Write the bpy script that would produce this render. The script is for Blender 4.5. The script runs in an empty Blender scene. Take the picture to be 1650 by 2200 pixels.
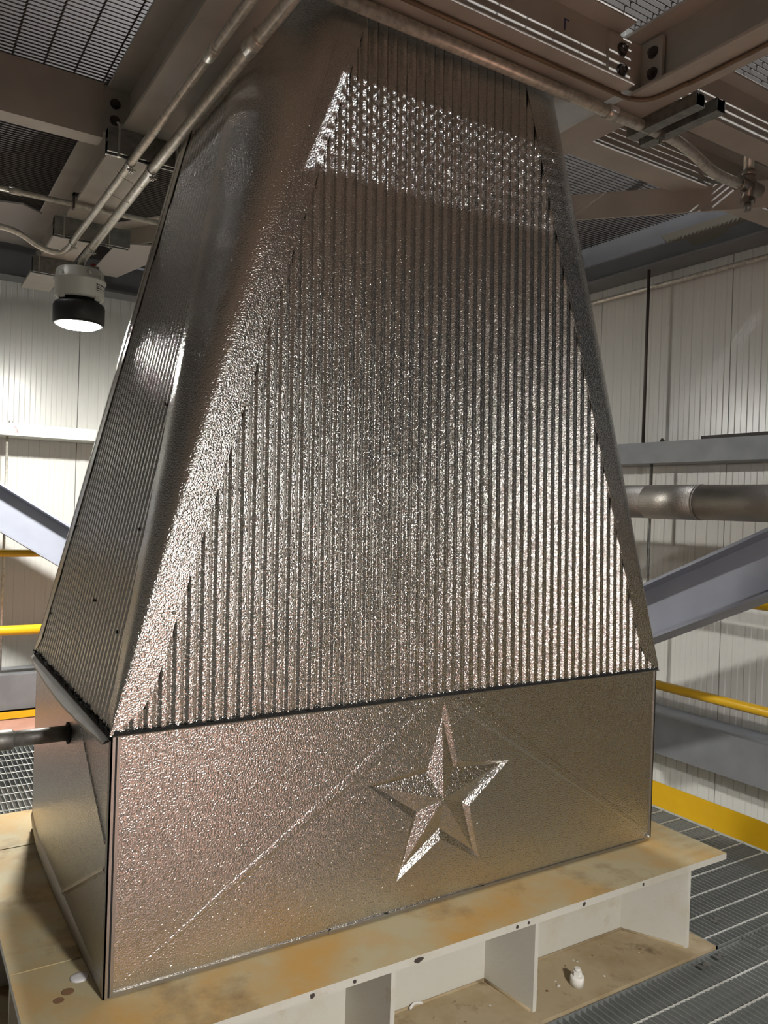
import bpy, bmesh, math, random
from mathutils import Vector, Matrix
random.seed(7)
scene = bpy.context.scene
COL = scene.collection

# ------------------------------------------------------------------ camera
cam_d = bpy.data.cameras.new('camera')
cam = bpy.data.objects.new('camera', cam_d); COL.objects.link(cam)
yaw, pitch, roll = 0.561444676, -0.00507223084, -0.0340544065
fw = Vector((math.sin(yaw)*math.cos(pitch), math.cos(yaw)*math.cos(pitch), math.sin(pitch)))
rt = Vector((math.cos(yaw), -math.sin(yaw), 0)); dn = fw.cross(rt)
cr, sr = math.cos(roll), math.sin(roll)
X = cr*rt + sr*dn; Dn = -sr*rt + cr*dn
M = Matrix((X, -Dn, -fw)).transposed().to_4x4()
M.translation = (-0.42457, -1.75041, 1.09014)
cam.matrix_world = M
cam_d.sensor_fit = 'HORIZONTAL'; cam_d.sensor_width = 36.0
cam_d.lens = 36.0*1692.31/1650.0
cam_d.clip_start = 0.02
scene.camera = cam

# ------------------------------------------------------------------ world, exposure
wd = bpy.data.worlds.new('world'); scene.world = wd; wd.use_nodes = True
bg = wd.node_tree.nodes['Background']
bg.inputs[0].default_value = (0.9, 0.95, 1.0, 1); bg.inputs[1].default_value = 0.008     # dim open hall beyond the bay
vs = scene.view_settings
vs.view_transform = 'Standard'; vs.look = 'None'; vs.gamma = 1.0; vs.use_curve_mapping = False
vs.exposure = 2.0
LENS = 280.0          # radiance of the lit lens in view
LENS_FAR = 370.0      # radiance of the LED lenses on this level
LENS_UP = 4200.0      # radiance of the LED lenses on the level above

# ------------------------------------------------------------------ materials
def mat(name, col, rough=0.5, metal=0.0, noise=None, bump=None, spec=None, emit=None):
    """noise=(scale, colour2, lo, hi[, detail]); bump=(scale, strength, distance, kind)"""
    m = bpy.data.materials.new(name); m.use_nodes = True
    nt = m.node_tree; N = nt.nodes; L = nt.links
    b = N['Principled BSDF']
    b.inputs['Base Color'].default_value = (*col, 1)
    b.inputs['Roughness'].default_value = rough
    b.inputs['Metallic'].default_value = metal
    if spec is not None: b.inputs['Specular IOR Level'].default_value = spec
    tc = N.new('ShaderNodeTexCoord')
    if noise:
        n = N.new('ShaderNodeTexNoise'); n.inputs['Scale'].default_value = noise[0]
        n.inputs['Detail'].default_value = noise[4] if len(noise) > 4 else 5
        r = N.new('ShaderNodeValToRGB')
        r.color_ramp.elements[0].position = noise[2]; r.color_ramp.elements[1].position = noise[3]
        r.color_ramp.elements[0].color = (*col, 1); r.color_ramp.elements[1].color = (*noise[1], 1)
        L.new(tc.outputs['Object'], n.inputs['Vector']); L.new(n.outputs['Fac'], r.inputs[0])
        L.new(r.outputs[0], b.inputs['Base Color'])
    if bump:
        bn = N.new('ShaderNodeBump'); bn.inputs['Strength'].default_value = bump[1]; bn.inputs['Distance'].default_value = bump[2]
        if bump[3] == 'voronoi':
            t = N.new('ShaderNodeTexVoronoi'); t.feature = 'SMOOTH_F1'; t.inputs['Scale'].default_value = bump[0]
            t.inputs['Smoothness'].default_value = 0.6; out = t.outputs['Distance']
        else:
            t = N.new('ShaderNodeTexNoise'); t.inputs['Scale'].default_value = bump[0]; t.inputs['Detail'].default_value = 1.5
            out = t.outputs['Fac']
        L.new(tc.outputs['Object'], t.inputs['Vector']); L.new(out, bn.inputs['Height']); L.new(bn.outputs[0], b.inputs['Normal'])
    if emit:
        b.inputs['Emission Color'].default_value = (*emit[0], 1); b.inputs['Emission Strength'].default_value = emit[1]
    return m

def stained(name, base, s1, s2, scale, rough=0.65, f1=(0.45, 0.7), f2=(0.56, 0.72)):
    """painted plate with two layers of stains, each with a shape of its own"""
    m = bpy.data.materials.new(name); m.use_nodes = True
    nt = m.node_tree; N = nt.nodes; L = nt.links; b = N['Principled BSDF']
    b.inputs['Roughness'].default_value = rough
    tc = N.new('ShaderNodeTexCoord')
    prev = None
    for i, (c, f, sc, off) in enumerate(((s1, f1, scale, 0), (s2, f2, scale*1.9, 7))):
        mp = N.new('ShaderNodeMapping'); mp.inputs['Location'].default_value = (off, off, off)
        n = N.new('ShaderNodeTexNoise'); n.inputs['Scale'].default_value = sc; n.inputs['Detail'].default_value = 9
        n.inputs['Roughness'].default_value = 0.62
        r = N.new('ShaderNodeMapRange'); r.inputs['From Min'].default_value = f[0]; r.inputs['From Max'].default_value = f[1]
        mx = N.new('ShaderNodeMix'); mx.data_type = 'RGBA'
        L.new(tc.outputs['Object'], mp.inputs[0]); L.new(mp.outputs[0], n.inputs['Vector']); L.new(n.outputs['Fac'], r.inputs['Value'])
        L.new(r.outputs[0], mx.inputs['Factor'])
        if prev is None: mx.inputs['A'].default_value = (*base, 1)
        else: L.new(prev, mx.inputs['A'])
        mx.inputs['B'].default_value = (*c, 1); prev = mx.outputs['Result']
    L.new(prev, b.inputs['Base Color'])
    bn = N.new('ShaderNodeBump'); bn.inputs['Strength'].default_value = 0.25; bn.inputs['Distance'].default_value = 0.002
    n2 = N.new('ShaderNodeTexNoise'); n2.inputs['Scale'].default_value = 120
    L.new(tc.outputs['Object'], n2.inputs['Vector']); L.new(n2.outputs['Fac'], bn.inputs['Height']); L.new(bn.outputs[0], b.inputs['Normal'])
    return m

MT = {}
MT['stucco'] = mat('stucco_embossed_aluminium', (0.66, 0.645, 0.615), 0.19, 1.0, bump=(250, 1.0, 0.0022, 'noise'))
MT['stucco_rib'] = mat('embossed_corrugated_aluminium', (0.66, 0.645, 0.615), 0.18, 1.0, bump=(260, 1.0, 0.0019, 'noise'))
MT['trim_alu'] = mat('trim_aluminium', (0.42, 0.40, 0.37), 0.42, 1.0, bump=(300, 0.4, 0.001, 'noise'))
MT['black'] = mat('black_closure_foam', (0.012, 0.012, 0.012), 0.8, bump=(160, 0.8, 0.004, 'noise'))
MT['galv'] = mat('galvanised_conduit', (0.68, 0.65, 0.57), 0.38, 0.6, noise=(60, (0.44, 0.42, 0.37), 0.4, 0.7))
MT['strut'] = mat('galvanised_strut', (0.30, 0.30, 0.28), 0.45, 0.8, noise=(40, (0.2, 0.2, 0.19), 0.4, 0.7))
MT['beam'] = mat('grey_painted_steel', (0.50, 0.46, 0.40), 0.5, 0.0, noise=(6, (0.42, 0.385, 0.335), 0.4, 0.7))
MT['girder'] = mat('blue_grey_painted_steel', (0.175, 0.178, 0.188), 0.5, 0.0, noise=(5, (0.15, 0.152, 0.16), 0.4, 0.7))
MT['brace'] = mat('pale_blue_painted_steel', (0.28, 0.295, 0.345), 0.45, 0.0, noise=(6, (0.245, 0.26, 0.305), 0.4, 0.7))
MT['panel'] = mat('white_wall_panel', (0.62, 0.615, 0.575), 0.28, 0.0, bump=(90, 0.12, 0.002, 'noise'))
MT['joint'] = mat('dark_panel_joint', (0.06, 0.06, 0.058), 0.8)
MT['girt'] = mat('galvanised_girt', (0.52, 0.54, 0.50), 0.5, 0.35, noise=(45, (0.42, 0.45, 0.40), 0.42, 0.6))
MT['girt_grey'] = mat('grey_painted_girt', (0.21, 0.218, 0.232), 0.5, 0.0, noise=(8, (0.17, 0.178, 0.19), 0.4, 0.7))
MT['redbrown'] = mat('primer_red_plate', (0.44, 0.23, 0.17), 0.7, noise=(9, (0.52, 0.29, 0.22), 0.35, 0.7))
MT['yellow'] = mat('yellow_safety_paint', (0.80, 0.47, 0.012), 0.32, noise=(5, (0.72, 0.42, 0.012), 0.4, 0.7))
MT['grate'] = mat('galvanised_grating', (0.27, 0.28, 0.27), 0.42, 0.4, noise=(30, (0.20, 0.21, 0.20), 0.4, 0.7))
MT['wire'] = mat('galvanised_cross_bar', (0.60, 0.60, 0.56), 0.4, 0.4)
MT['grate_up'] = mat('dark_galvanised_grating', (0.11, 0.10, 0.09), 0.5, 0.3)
MT['plate'] = stained('rust_stained_plate', (0.42, 0.36, 0.22), (0.46, 0.27, 0.075), (0.22, 0.14, 0.06), 3.2, 0.7, (0.42, 0.66), (0.55, 0.75))
MT['plinth'] = stained('cream_painted_steel', (0.52, 0.50, 0.44), (0.44, 0.38, 0.27), (0.36, 0.27, 0.16), 4.0, 0.5, (0.55, 0.8), (0.62, 0.8))
MT['dust'] = stained('dusty_bottom_flange', (0.36, 0.285, 0.175), (0.27, 0.19, 0.095), (0.15, 0.10, 0.05), 6.0, 0.85)
MT['pipe'] = mat('pipe_jacket_aluminium', (0.40, 0.375, 0.34), 0.48, 0.9, noise=(10, (0.34, 0.315, 0.28), 0.4, 0.7), bump=(180, 0.8, 0.0016, 'noise'))
MT['lampgrey'] = mat('grey_lamp_casting', (0.55, 0.55, 0.51), 0.45, 0.1)
MT['lampblack'] = mat('black_lamp_body', (0.018, 0.018, 0.018), 0.45)
MT['lens'] = mat('lit_led_lens', (1, 1, 1), 0.3, emit=((1.0, 0.98, 0.93), LENS))
MT['lens_far'] = mat('lit_led_lens_far', (1, 1, 1), 0.3, emit=((1.0, 0.98, 0.94), LENS_FAR))
MT['lens_up'] = mat('lit_led_lens_above', (1, 1, 1), 0.3, emit=((0.93, 0.95, 1.0), LENS_UP))
MT['label'] = mat('pale_sticker', (0.62, 0.60, 0.57), 0.6)
MT['ink'] = mat('black_print', (0.02, 0.02, 0.02), 0.7)
MT['bolt'] = mat('dark_steel_bolt', (0.11, 0.09, 0.08), 0.5, 0.6)
MT['boltred'] = mat('bolt_red_paint', (0.30, 0.055, 0.045), 0.5, 0.1)
MT['clip'] = mat('zinc_clip', (0.62, 0.60, 0.56), 0.35, 0.9)
MT['tube'] = mat('copper_brown_tube', (0.24, 0.17, 0.115), 0.4, 0.6)
MT['fitting'] = mat('cast_fitting', (0.36, 0.31, 0.27), 0.38, 0.85, noise=(20, (0.26, 0.22, 0.19), 0.4, 0.7))
MT['plank'] = mat('dark_board', (0.05, 0.042, 0.035), 0.7)
MT['nozzle'] = mat('dull_steel_pipe', (0.30, 0.29, 0.265), 0.5, 0.6, noise=(40, (0.15, 0.14, 0.13), 0.4, 0.7))
MT['white'] = mat('white_paint', (0.72, 0.70, 0.65), 0.55, noise=(60, (0.55, 0.5, 0.42), 0.5, 0.8))
MT['washer'] = mat('clear_sealant', (0.62, 0.60, 0.60), 0.25)
MT['stainbrown'] = mat('dried_drip_stain', (0.20, 0.11, 0.055), 0.8)
MT['concrete'] = mat('lower_level_concrete', (0.13, 0.13, 0.12), 0.8)
MT['roof'] = mat('upper_level_deck', (0.12, 0.12, 0.115), 0.6)
MT['marker'] = mat('marker_red', (0.5, 0.07, 0.06), 0.6)
MT['markblue'] = mat('marker_blue', (0.05, 0.06, 0.16), 0.6)
MT['ochre'] = mat('ochre_primer_patch', (0.165, 0.15, 0.115), 0.6)
MT['gusset'] = mat('pale_grey_plate', (0.42, 0.395, 0.37), 0.5)

# ------------------------------------------------------------------ helpers
class MB:
    def __init__(s): s.v = []; s.f = []; s.sm = []
    def add(s, vs, fs, smooth=False):
        o = len(s.v); s.v += [tuple(v) for v in vs]
        for f in fs: s.f.append(tuple(i+o for i in f)); s.sm.append(smooth)
        return s
    def box(s, a, b):
        x0, y0, z0 = a; x1, y1, z1 = b
        return s.add([(x0,y0,z0),(x1,y0,z0),(x1,y1,z0),(x0,y1,z0),(x0,y0,z1),(x1,y0,z1),(x1,y1,z1),(x0,y1,z1)],
                     [(0,3,2,1),(4,5,6,7),(0,1,5,4),(1,2,6,5),(2,3,7,6),(3,0,4,7)])
    def obox(s, c, ax, ay, az):   # centre and three half axes
        c, ax, ay, az = map(Vector, (c, ax, ay, az))
        vs = [c+sx*ax+sy*ay+sz*az for sz in (-1,1) for (sx, sy) in ((-1,-1),(1,-1),(1,1),(-1,1))]
        return s.add(vs, [(0,3,2,1),(4,5,6,7),(0,1,5,4),(1,2,6,5),(2,3,7,6),(3,0,4,7)])
    def prism(s, poly, d):        # poly: 3D loop, d: extrusion vector
        n = len(poly); d = Vector(d); P = [Vector(q) for q in poly]
        return s.add(P+[q+d for q in P], [tuple(range(n-1,-1,-1)), tuple(range(n,2*n))]+[(i,(i+1)%n,(i+1)%n+n,i+n) for i in range(n)])
    def tube(s, pts, r, n=12, caps=True, smooth=True):
        P = [Vector(q) for q in pts]; rr = r if isinstance(r, (list, tuple)) else [r]*len(P)
        rings = []; up = None
        for i, q in enumerate(P):
            t = (P[min(i+1,len(P)-1)]-P[max(i-1,0)]).normalized()
            if up is None:
                up = Vector((0,0,1)) if abs(t.z) < 0.9 else Vector((1,0,0))
            u = (up - t*up.dot(t)).normalized(); w = t.cross(u); up = u
            rings.append([q + rr[i]*(math.cos(2*math.pi*k/n)*u + math.sin(2*math.pi*k/n)*w) for k in range(n)])
        o = len(s.v)
        for ring in rings: s.v += [tuple(q) for q in ring]
        for i in range(len(P)-1):
            for k in range(n):
                s.f.append((o+i*n+k, o+i*n+(k+1)%n, o+(i+1)*n+(k+1)%n, o+(i+1)*n+k)); s.sm.append(smooth)
        if caps:
            s.f.append(tuple(o+k for k in range(n-1,-1,-1))); s.sm.append(False)
            s.f.append(tuple(o+(len(P)-1)*n+k for k in range(n))); s.sm.append(False)
        return s
    def lathe(s, c, prof, n=40, axis=(0,0,1), smooth=True):
        c = Vector(c); a = Vector(axis).normalized()
        u = Vector((1,0,0)) if abs(a.x) < 0.9 else Vector((0,1,0)); u = (u-a*u.dot(a)).normalized(); w = a.cross(u)
        o = len(s.v)
        for (r, h) in prof:
            for k in range(n):
                t = 2*math.pi*k/n; s.v.append(tuple(c+a*h+r*(math.cos(t)*u+math.sin(t)*w)))
        for i in range(len(prof)-1):
            for k in range(n):
                s.f.append((o+i*n+k, o+i*n+(k+1)%n, o+(i+1)*n+(k+1)%n, o+(i+1)*n+k)); s.sm.append(smooth)
        s.f.append(tuple(o+k for k in range(n-1,-1,-1))); s.sm.append(False)
        s.f.append(tuple(o+(len(prof)-1)*n+k for k in range(n))); s.sm.append(False)
        return s
    def ibeam(s, p0, p1, up, d, bf, tf, tw):   # p0,p1: centre of the bottom flange underside
        p0, p1, up = Vector(p0), Vector(p1), Vector(up).normalized()
        t = (p1-p0).normalized(); up = (up-t*up.dot(t)).normalized(); sd = t.cross(up)
        prof = [(-bf/2,0),(bf/2,0),(bf/2,tf),(tw/2,tf+0.004),(tw/2,d-tf-0.004),(bf/2,d-tf),(bf/2,d),(-bf/2,d),(-bf/2,d-tf),(-tw/2,d-tf-0.004),(-tw/2,tf+0.004),(-bf/2,tf)]
        return s.prism([p0+sd*a+up*b for a, b in prof], p1-p0)
    def build(s, name, m, parent=None, label=None, cat=None, group=None, kind=None):
        me = bpy.data.meshes.new(name); me.from_pydata(s.v, [], s.f); me.update()
        me.polygons.foreach_set('use_smooth', s.sm)
        bm = bmesh.new(); bm.from_mesh(me); bmesh.ops.recalc_face_normals(bm, faces=bm.faces); bm.to_mesh(me); bm.free()
        me.materials.append(MT[m] if isinstance(m, str) else m)
        o = bpy.data.objects.new(name, me); COL.objects.link(o)
        if parent: o.parent = parent
        return tag(o, label, cat, group, kind)

def tag(o, label=None, cat=None, group=None, kind=None):
    if label: o['label'] = label
    if cat: o['category'] = cat
    if group: o['group'] = group
    if kind: o['kind'] = kind
    return o
def empty(name, loc=(0,0,0), **k):
    o = bpy.data.objects.new(name, None); COL.objects.link(o); o.empty_display_size = 0.1
    return tag(o, **k)
def share(src, name, loc, parent, rot=None, scale=None):
    o = bpy.data.objects.new(name, src.data); COL.objects.link(o); o.location = loc
    if rot: o.rotation_euler = rot
    if scale: o.scale = scale
    o.parent = parent; return o
def lerp(a, b, t): return tuple(a[i]+(b[i]-a[i])*t for i in range(len(a)))
def arc(p0, p1, p2, n=8):          # quadratic bend
    return [tuple((1-t)**2*p0[i]+2*t*(1-t)*p1[i]+t*t*p2[i] for i in range(3)) for t in [k/n for k in range(n+1)]]
def spline(P, n=6):
    out = []
    for i in range(len(P)-1):
        a, b, c, d = P[max(i-1,0)], P[i], P[i+1], P[min(i+2,len(P)-1)]
        for k in range(n):
            t = k/n
            out.append(tuple(0.5*((2*b[j])+(-a[j]+c[j])*t+(2*a[j]-5*b[j]+4*c[j]-d[j])*t*t+(-a[j]+3*b[j]-3*c[j]+d[j])*t**3) for j in range(3)))
    out.append(tuple(P[-1])); return out
def hexbolt(parent, c, axis, r=0.012, h=0.01, m='bolt', name='bolt'):
    b = MB().lathe(c, [(r*1.45,0),(r*1.45,0.003)], 14, axis, False)
    b.lathe(Vector(c)+Vector(axis).normalized()*0.003, [(r,0),(r,h)], 6, axis, False)
    b.lathe(Vector(c)+Vector(axis).normalized()*(0.003+h), [(r*0.55,0),(r*0.5,0.006)], 10, axis, False)
    return b.build(name, m, parent)

ZF = -0.27                       # top of the floor grating (plinth top is z = 0)
XW, YW = 3.05, 3.80              # right and back wall planes
XL, YN = -6.5, -8.5              # left wall, wall behind the photographer
ZU = 2.60                        # underside of the grating overhead
ZR = 5.6

# ================================================================== SETTING
# ---- walls
def groove_panel(u0, u1, z0, z1, depth=0.0022, pitch=0.058):
    """profile (u, offset) of one lightly ribbed wall panel"""
    n = max(1, int((u1-u0-0.03)/pitch)); w = (u1-u0)/n; pr = []
    for i in range(n):
        a = u0+i*w
        pr += [(a, 0), (a+w*0.42, 0), (a+w*0.5, depth), (a+w*0.92, depth)]
    pr.append((u1, 0)); return pr
def wall(name, axis, plane, u_edges, z0, z1, sign):
    """axis: normal axis 'x'/'y'; sign: direction of the room side"""
    b = MB(); a0, a1 = u_edges[0], u_edges[-1]; t = 0.12
    def P(u, off, z): return (plane+sign*off, u, z) if axis == 'x' else (u, plane+sign*off, z)
    lo, hi = P(a0, -t, z0), P(a1, -0.02, z1)
    b.box(tuple(min(lo[i],hi[i]) for i in range(3)), tuple(max(lo[i],hi[i]) for i in range(3)))
    w = b.build(name, 'joint', None, kind='structure')
    for i in range(len(u_edges)-1):
        g = 0.0022; u0, u1 = u_edges[i]+g, u_edges[i+1]-g
        pr = groove_panel(u0, u1, z0, z1); m = MB(); n = len(pr)
        vs = [P(u, o, z0) for u, o in pr]+[P(u, o, z1) for u, o in pr]+[P(u0,-0.022,z0),P(u1,-0.022,z0),P(u0,-0.022,z1),P(u1,-0.022,z1)]
        fs = [(k, k+1, n+k+1, n+k) for k in range(n-1)]+[(2*n, 0, n, 2*n+2), (n-1, 2*n+1, 2*n+3, 2*n-1)]
        m.add(vs, fs); m.build('panel', 'panel', w)
    return w
wall('wall_right', 'x', XW, [-0.62,-0.203,0.634,1.471,2.308,3.80], -3.3, ZR, -1)
wall('wall_back', 'y', YW, [-6.5,-6.07,-5.23,-4.4,-3.56,-2.722,-1.885,-1.048,-0.211,0.626,1.463,2.30,3.05], -3.3, ZR, -1)
wall('wall_left', 'x', XL, [-8.5,-7,-5.5,-4,-2.5,-1,0.5,2,3.8], -3.3, ZR, 1)
wall('wall_front', 'y', YN, [-6.5,-5,-3.4,-1.8,-0.2,1.4,3.05], -3.3, ZR, 1)
tag(MB().box((XL-0.1,YN-0.1,ZR),(XW+0.1,YW+0.1,ZR+0.1)).build('ceiling', 'roof'), kind='structure')
tag(MB().box((XL-0.1,YN-0.1,-3.4),(XW+5,YW+0.1,-3.3)).build('floor', 'concrete'), kind='structure')

# ---- floor grating of this level: bearing bars along y, twisted cross bars along x
PB, PC = 0.0225, 0.1
BT, BD = 0.0036, 0.028
fg = empty('floor_grating'); tag(fg, kind='structure')
fg.name = 'floor_1'
def grating_fine(parent, x0, x1, y0, y1, single=True):
    """panel with each bar an object; bars share mesh data"""
    fr = MB()
    fr.box((x0,y0,ZF-BD),(x1,y0+BT,ZF)); fr.box((x0,y1-BT,ZF-BD),(x1,y1,ZF))
    fr.box((x0,y0,ZF-BD),(x0+BT,y1,ZF)); fr.box((x1-BT,y0,ZF-BD),(x1,y1,ZF))
    p = fr.build('grating_panel', 'grate', parent)
    n = int((x1-x0)/PB); first = None
    for i in range(1, n):
        x = x0+i*(x1-x0)/n
        if first is None:
            first = MB().box((-BT/2,y0+BT,ZF-BD),(BT/2,y1-BT,ZF-0.0004)).build('bearing_bar', 'grate', p); first.location = (x,0,0)
        else: share(first, 'bearing_bar', (x,0,0), p)
    n = int((y1-y0)/PC); first = None
    for i in range(n):
        y = y0+PC*(i+0.5)
        if y > y1-0.02: break
        if first is None:
            m = MB(); k = int((x1-x0)/0.011); pts = []
            for j in range(k):     # twisted square wire
                a = j*0.8; x = x0+j*(x1-x0)/(k-1)
                c, s_ = math.cos(a)*0.0034, math.sin(a)*0.0034
                m.v += [(x,c,s_),(x,-s_,c),(x,-c,-s_),(x,s_,-c)]
                if j:
                    o = (j-1)*4
                    for q in range(4): m.f.append((o+q,o+(q+1)%4,o+4+(q+1)%4,o+4+q)); m.sm.append(False)
            first = m.build('cross_bar', 'wire', p); first.location = (0,y,ZF-0.0015)
        else: share(first, 'cross_bar', (0,y,ZF-0.0015), p)
    return p
def grating_stuff(parent, x0, x1, y0, y1, z, along='y', pb=PB, pc=PC, m='grate', depth=BD):
    b = MB()
    if along == 'y':
        n = int((x1-x0)/pb)
        for i in range(n+1): x = x0+i*pb; b.box((x,y0,z-depth),(x+BT,y1,z))
        n = int((y1-y0)/pc)
        for i in range(n+1): y = y0+i*pc; b.box((x0,y,z-0.007),(x1,y+0.005,z-0.0005))
    else:
        n = int((y1-y0)/pb)
        for i in range(n+1): y = y0+i*pb; b.box((x0,y,z-depth),(x1,y+BT,z))
        n = int((x1-x0)/pc)
        for i in range(n+1): x = x0+i*pc; b.box((x,y0,z-0.005),(x+0.0035,y1,z-0.0005))
    return b.build('grating_panel', m, parent, kind='stuff')
grating_fine(fg, 1.845, 2.655, -0.222, 1.60)                 # beside the plinth on the right
grating_fine(fg, 1.02, 1.945, -1.10, -0.232)                 # in front, right part
grating_fine(fg, -0.20, 0.62, 1.62, 2.90)                    # behind the hood on the left

grating_stuff(fg, -0.215, 1.015, -1.10, -0.232, ZF)
MB().box((-0.215,-8.4,ZF-0.03),(0.95,-1.105,ZF-0.004)).build('deck_or_added_plate', 'redbrown', fg)  # unseen plate added here so its red tints the front panel's reflection
grating_stuff(fg, 0.955, 2.655, -8.4, -1.105, ZF)
grating_stuff(fg, 1.95, 2.655, -1.10, -0.227, ZF)
grating_stuff(fg, 0.63, 2.655, 1.62, 2.90, ZF)
grating_stuff(fg, -0.215, -0.19, -0.2, 1.6, ZF)
# support bars under the gratings
sb_ = MB()
for y in (-1.1, 1.61, 2.9): sb_.box((-3.15,y-0.03,ZF-0.20),(2.66,y+0.03,ZF-BD-0.001))
sb_.build('support_beam', 'girder', fg)
# red primed deck plate along the back wall
MB().box((-6.4,2.905,ZF-0.03),(2.66,3.78,ZF-0.004)).build('deck_or_added_plate', 'redbrown', fg)

# ---- grating overhead
cg = empty('ceiling_1'); tag(cg, kind='structure')
UD = 0.017
for (x0,x1,y0,y1) in ((-6.4,0.25,-0.12,1.29),(-6.4,0.25,1.30,3.48),(0.30,1.55,1.16,3.48),(1.60,2.90,0.30,3.48),(1.60,2.90,-0.06,0.26),
                      (0.70,1.53,-0.44,-0.05),(1.60,2.90,-8.4,-0.09)):
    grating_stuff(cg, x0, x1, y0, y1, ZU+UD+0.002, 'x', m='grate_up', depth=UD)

MB().box((-6.4,-8.4,ZU+0.002),(1.53,-0.445,ZU+0.010)).build('deck_or_added_plate', 'beam', cg)  # added out of view to stop upper lamplight falling lower on the hood
MB().box((-6.4,-0.44,ZU+0.002),(0.69,-0.13,ZU+0.010)).build('deck_or_added_plate', 'beam', cg)  # added unseen strip, masks light left of the striped patch on the hood

# ================================================================== BEAMS OVERHEAD
b1 = MB().ibeam((0.293,-4.4,2.34),(0.293,3.44,2.34),(0,0,1),0.26,0.16,0.014,0.009).build('steel_beam', 'beam', None,
     'long grey steel beam at upper left carrying the two slanting conduits', 'beam', 'grey beams under the upper grating')
for y in (0.62, 0.78): hexbolt(b1, (0.2885,y,2.40), (-1,0,0), 0.011, 0.022)
b2 = MB().ibeam((0.36,-0.034,2.40),(1.46,-0.034,2.40),(0,0,1),0.20,0.132,0.010,0.008).build('steel_beam', 'beam', None,
     'grey steel beam crossing in front of the hood top above a thick conduit', 'beam', 'grey beams under the upper grating')
# bolted clip angle at its right end
ca = MB(); ca.box((1.40,-0.05,2.425),(1.556,-0.0385,2.57)); ca.box((1.545,-0.13,2.425),(1.556,-0.05,2.57))
ca.build('clip_angle', 'beam', b2)
for z in (2.465, 2.53): hexbolt(b2, (1.455,-0.05,z), (0,-1,0), 0.014, 0.012)
for z in (2.465, 2.53): hexbolt(b2, (1.545,-0.095,z), (-1,0,0), 0.013, 0.010)
MB().box((1.22,-0.0392,2.515),(1.225,-0.0385,2.55)).box((1.225,-0.0392,2.545),(1.24,-0.0385,2.549)).build('pen_mark', 'markblue', b2)
b3 = MB().ibeam((1.565,-4.4,2.40),(1.565,3.44,2.40),(0,0,1),0.20,0.134,0.010,0.008).build('steel_beam', 'beam', None,
     'grey steel beam at upper right running past the hood towards the back', 'beam', 'grey beams under the upper grating')
b4 = MB().ibeam((1.633,0.29,2.40),(2.90,0.29,2.40),(0,0,1),0.19,0.11,0.009,0.007).build('steel_beam', 'beam', None,
     'tan-flanged steel beam framing into the right side of the upper right beam, behind the conduit bend', 'beam', 'grey beams under the upper grating')
b5 = MB().ibeam((1.633,-0.063,2.40),(2.90,-0.063,2.40),(0,0,1),0.19,0.10,0.009,0.007).build('steel_beam', 'beam', None,
     'short steel beam at far upper right, behind the upright conduit', 'beam', 'grey beams under the upper grating')
# channel at the left, web to the front
ch = MB(); ch.prism([(-3.1,1.25,2.402),(-3.1,1.33,2.402),(-3.1,1.33,2.412),(-3.1,1.258,2.414),(-3.1,1.258,2.588),(-3.1,1.33,2.59),(-3.1,1.33,2.60),(-3.1,1.25,2.60)], (3.30,0,0))
ch = ch.build('steel_channel', 'beam', None, 'dark grey steel channel framing into the upper left beam from the left edge', 'beam', 'grey beams under the upper grating')
cp = MB().box((0.20,1.24,2.42),(0.288,1.249,2.59)).build('connection_plate', 'beam', ch)
for z in (2.47, 2.53): hexbolt(ch, (0.238,1.24,z), (0,-1,0), 0.013, 0.012)
# girders along the walls
gb = MB().ibeam((-3.1,3.53,2.405),(2.95,3.53,2.405),(0,0,1),0.40,0.16,0.012,0.009).build('wall_girder', 'girder', None,
     'deep dark grey girder along the back wall above the lit lamp', 'beam')
MB().box((0.44,3.51,2.50),(0.72,3.525,2.66)).build('splice_plate', 'girder', gb)
for x in (0.50, 0.57, 0.64): hexbolt(gb, (x,3.51,2.56), (0,-1,0), 0.015, 0.012, 'boltred')
gr = MB().ibeam((2.96,-0.62,2.39),(2.96,3.44,2.39),(0,0,1),0.40,0.16,0.012,0.009).build('wall_girder', 'girder', None,
     'deep blue grey girder along the right wall above the thin wall conduit', 'beam')
MB().prism([(2.955,0.42,2.56),(2.955,0.47,2.50),(2.955,0.60,2.49),(2.955,0.64,2.46),(2.955,0.80,2.455),(2.955,0.84,2.50),(2.955,0.95,2.51),(2.955,1.0,2.56)], (-0.0004,0,0)).build('primer_patch', 'ochre', gr)

# horizontal bracing angles and gussets
def angle(name, p0, p1, h, w, t, m, side, **k):
    p0, p1 = Vector(p0), Vector(p1); d = (p1-p0).normalized(); s = Vector((-d.y, d.x, 0))*side
    b = MB(); b.prism([p0, p0+s*w, p0+s*w-Vector((0,0,t)), p0+s*t-Vector((0,0,t)), p0+s*t-Vector((0,0,h)), p0-Vector((0,0,h))], p1-p0)
    return b.build(name, m, None, **k)
a1 = angle('bracing_angle', (1.72,0.90,2.42), (2.66,-0.16,2.42), 0.105, 0.09, 0.008, 'beam', 1,
      label='brown grey bracing angle sloping across upper right below the dark grating', cat='brace')
a2 = angle('bracing_angle', (0.62,2.82,2.60), (1.20,1.95,2.60), 0.10, 0.09, 0.008, 'beam', -1,
      label='grey bracing angle at upper left just beside the hood edge', cat='brace')
MB().prism([(0.60,2.72,2.498),(0.80,2.62,2.498),(0.88,2.80,2.498),(0.76,3.40,2.498),(0.60,3.40,2.498)], (0,0,-0.008)).build('gusset_plate', 'gusset', a2)
a3 = angle('bracing_angle', (-0.80,1.95,2.60), (0.02,2.92,2.60), 0.07, 0.08, 0.008, 'beam', 1,
      label='pale bracing angle with slotted holes at the left edge above the bent conduit', cat='brace')
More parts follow.
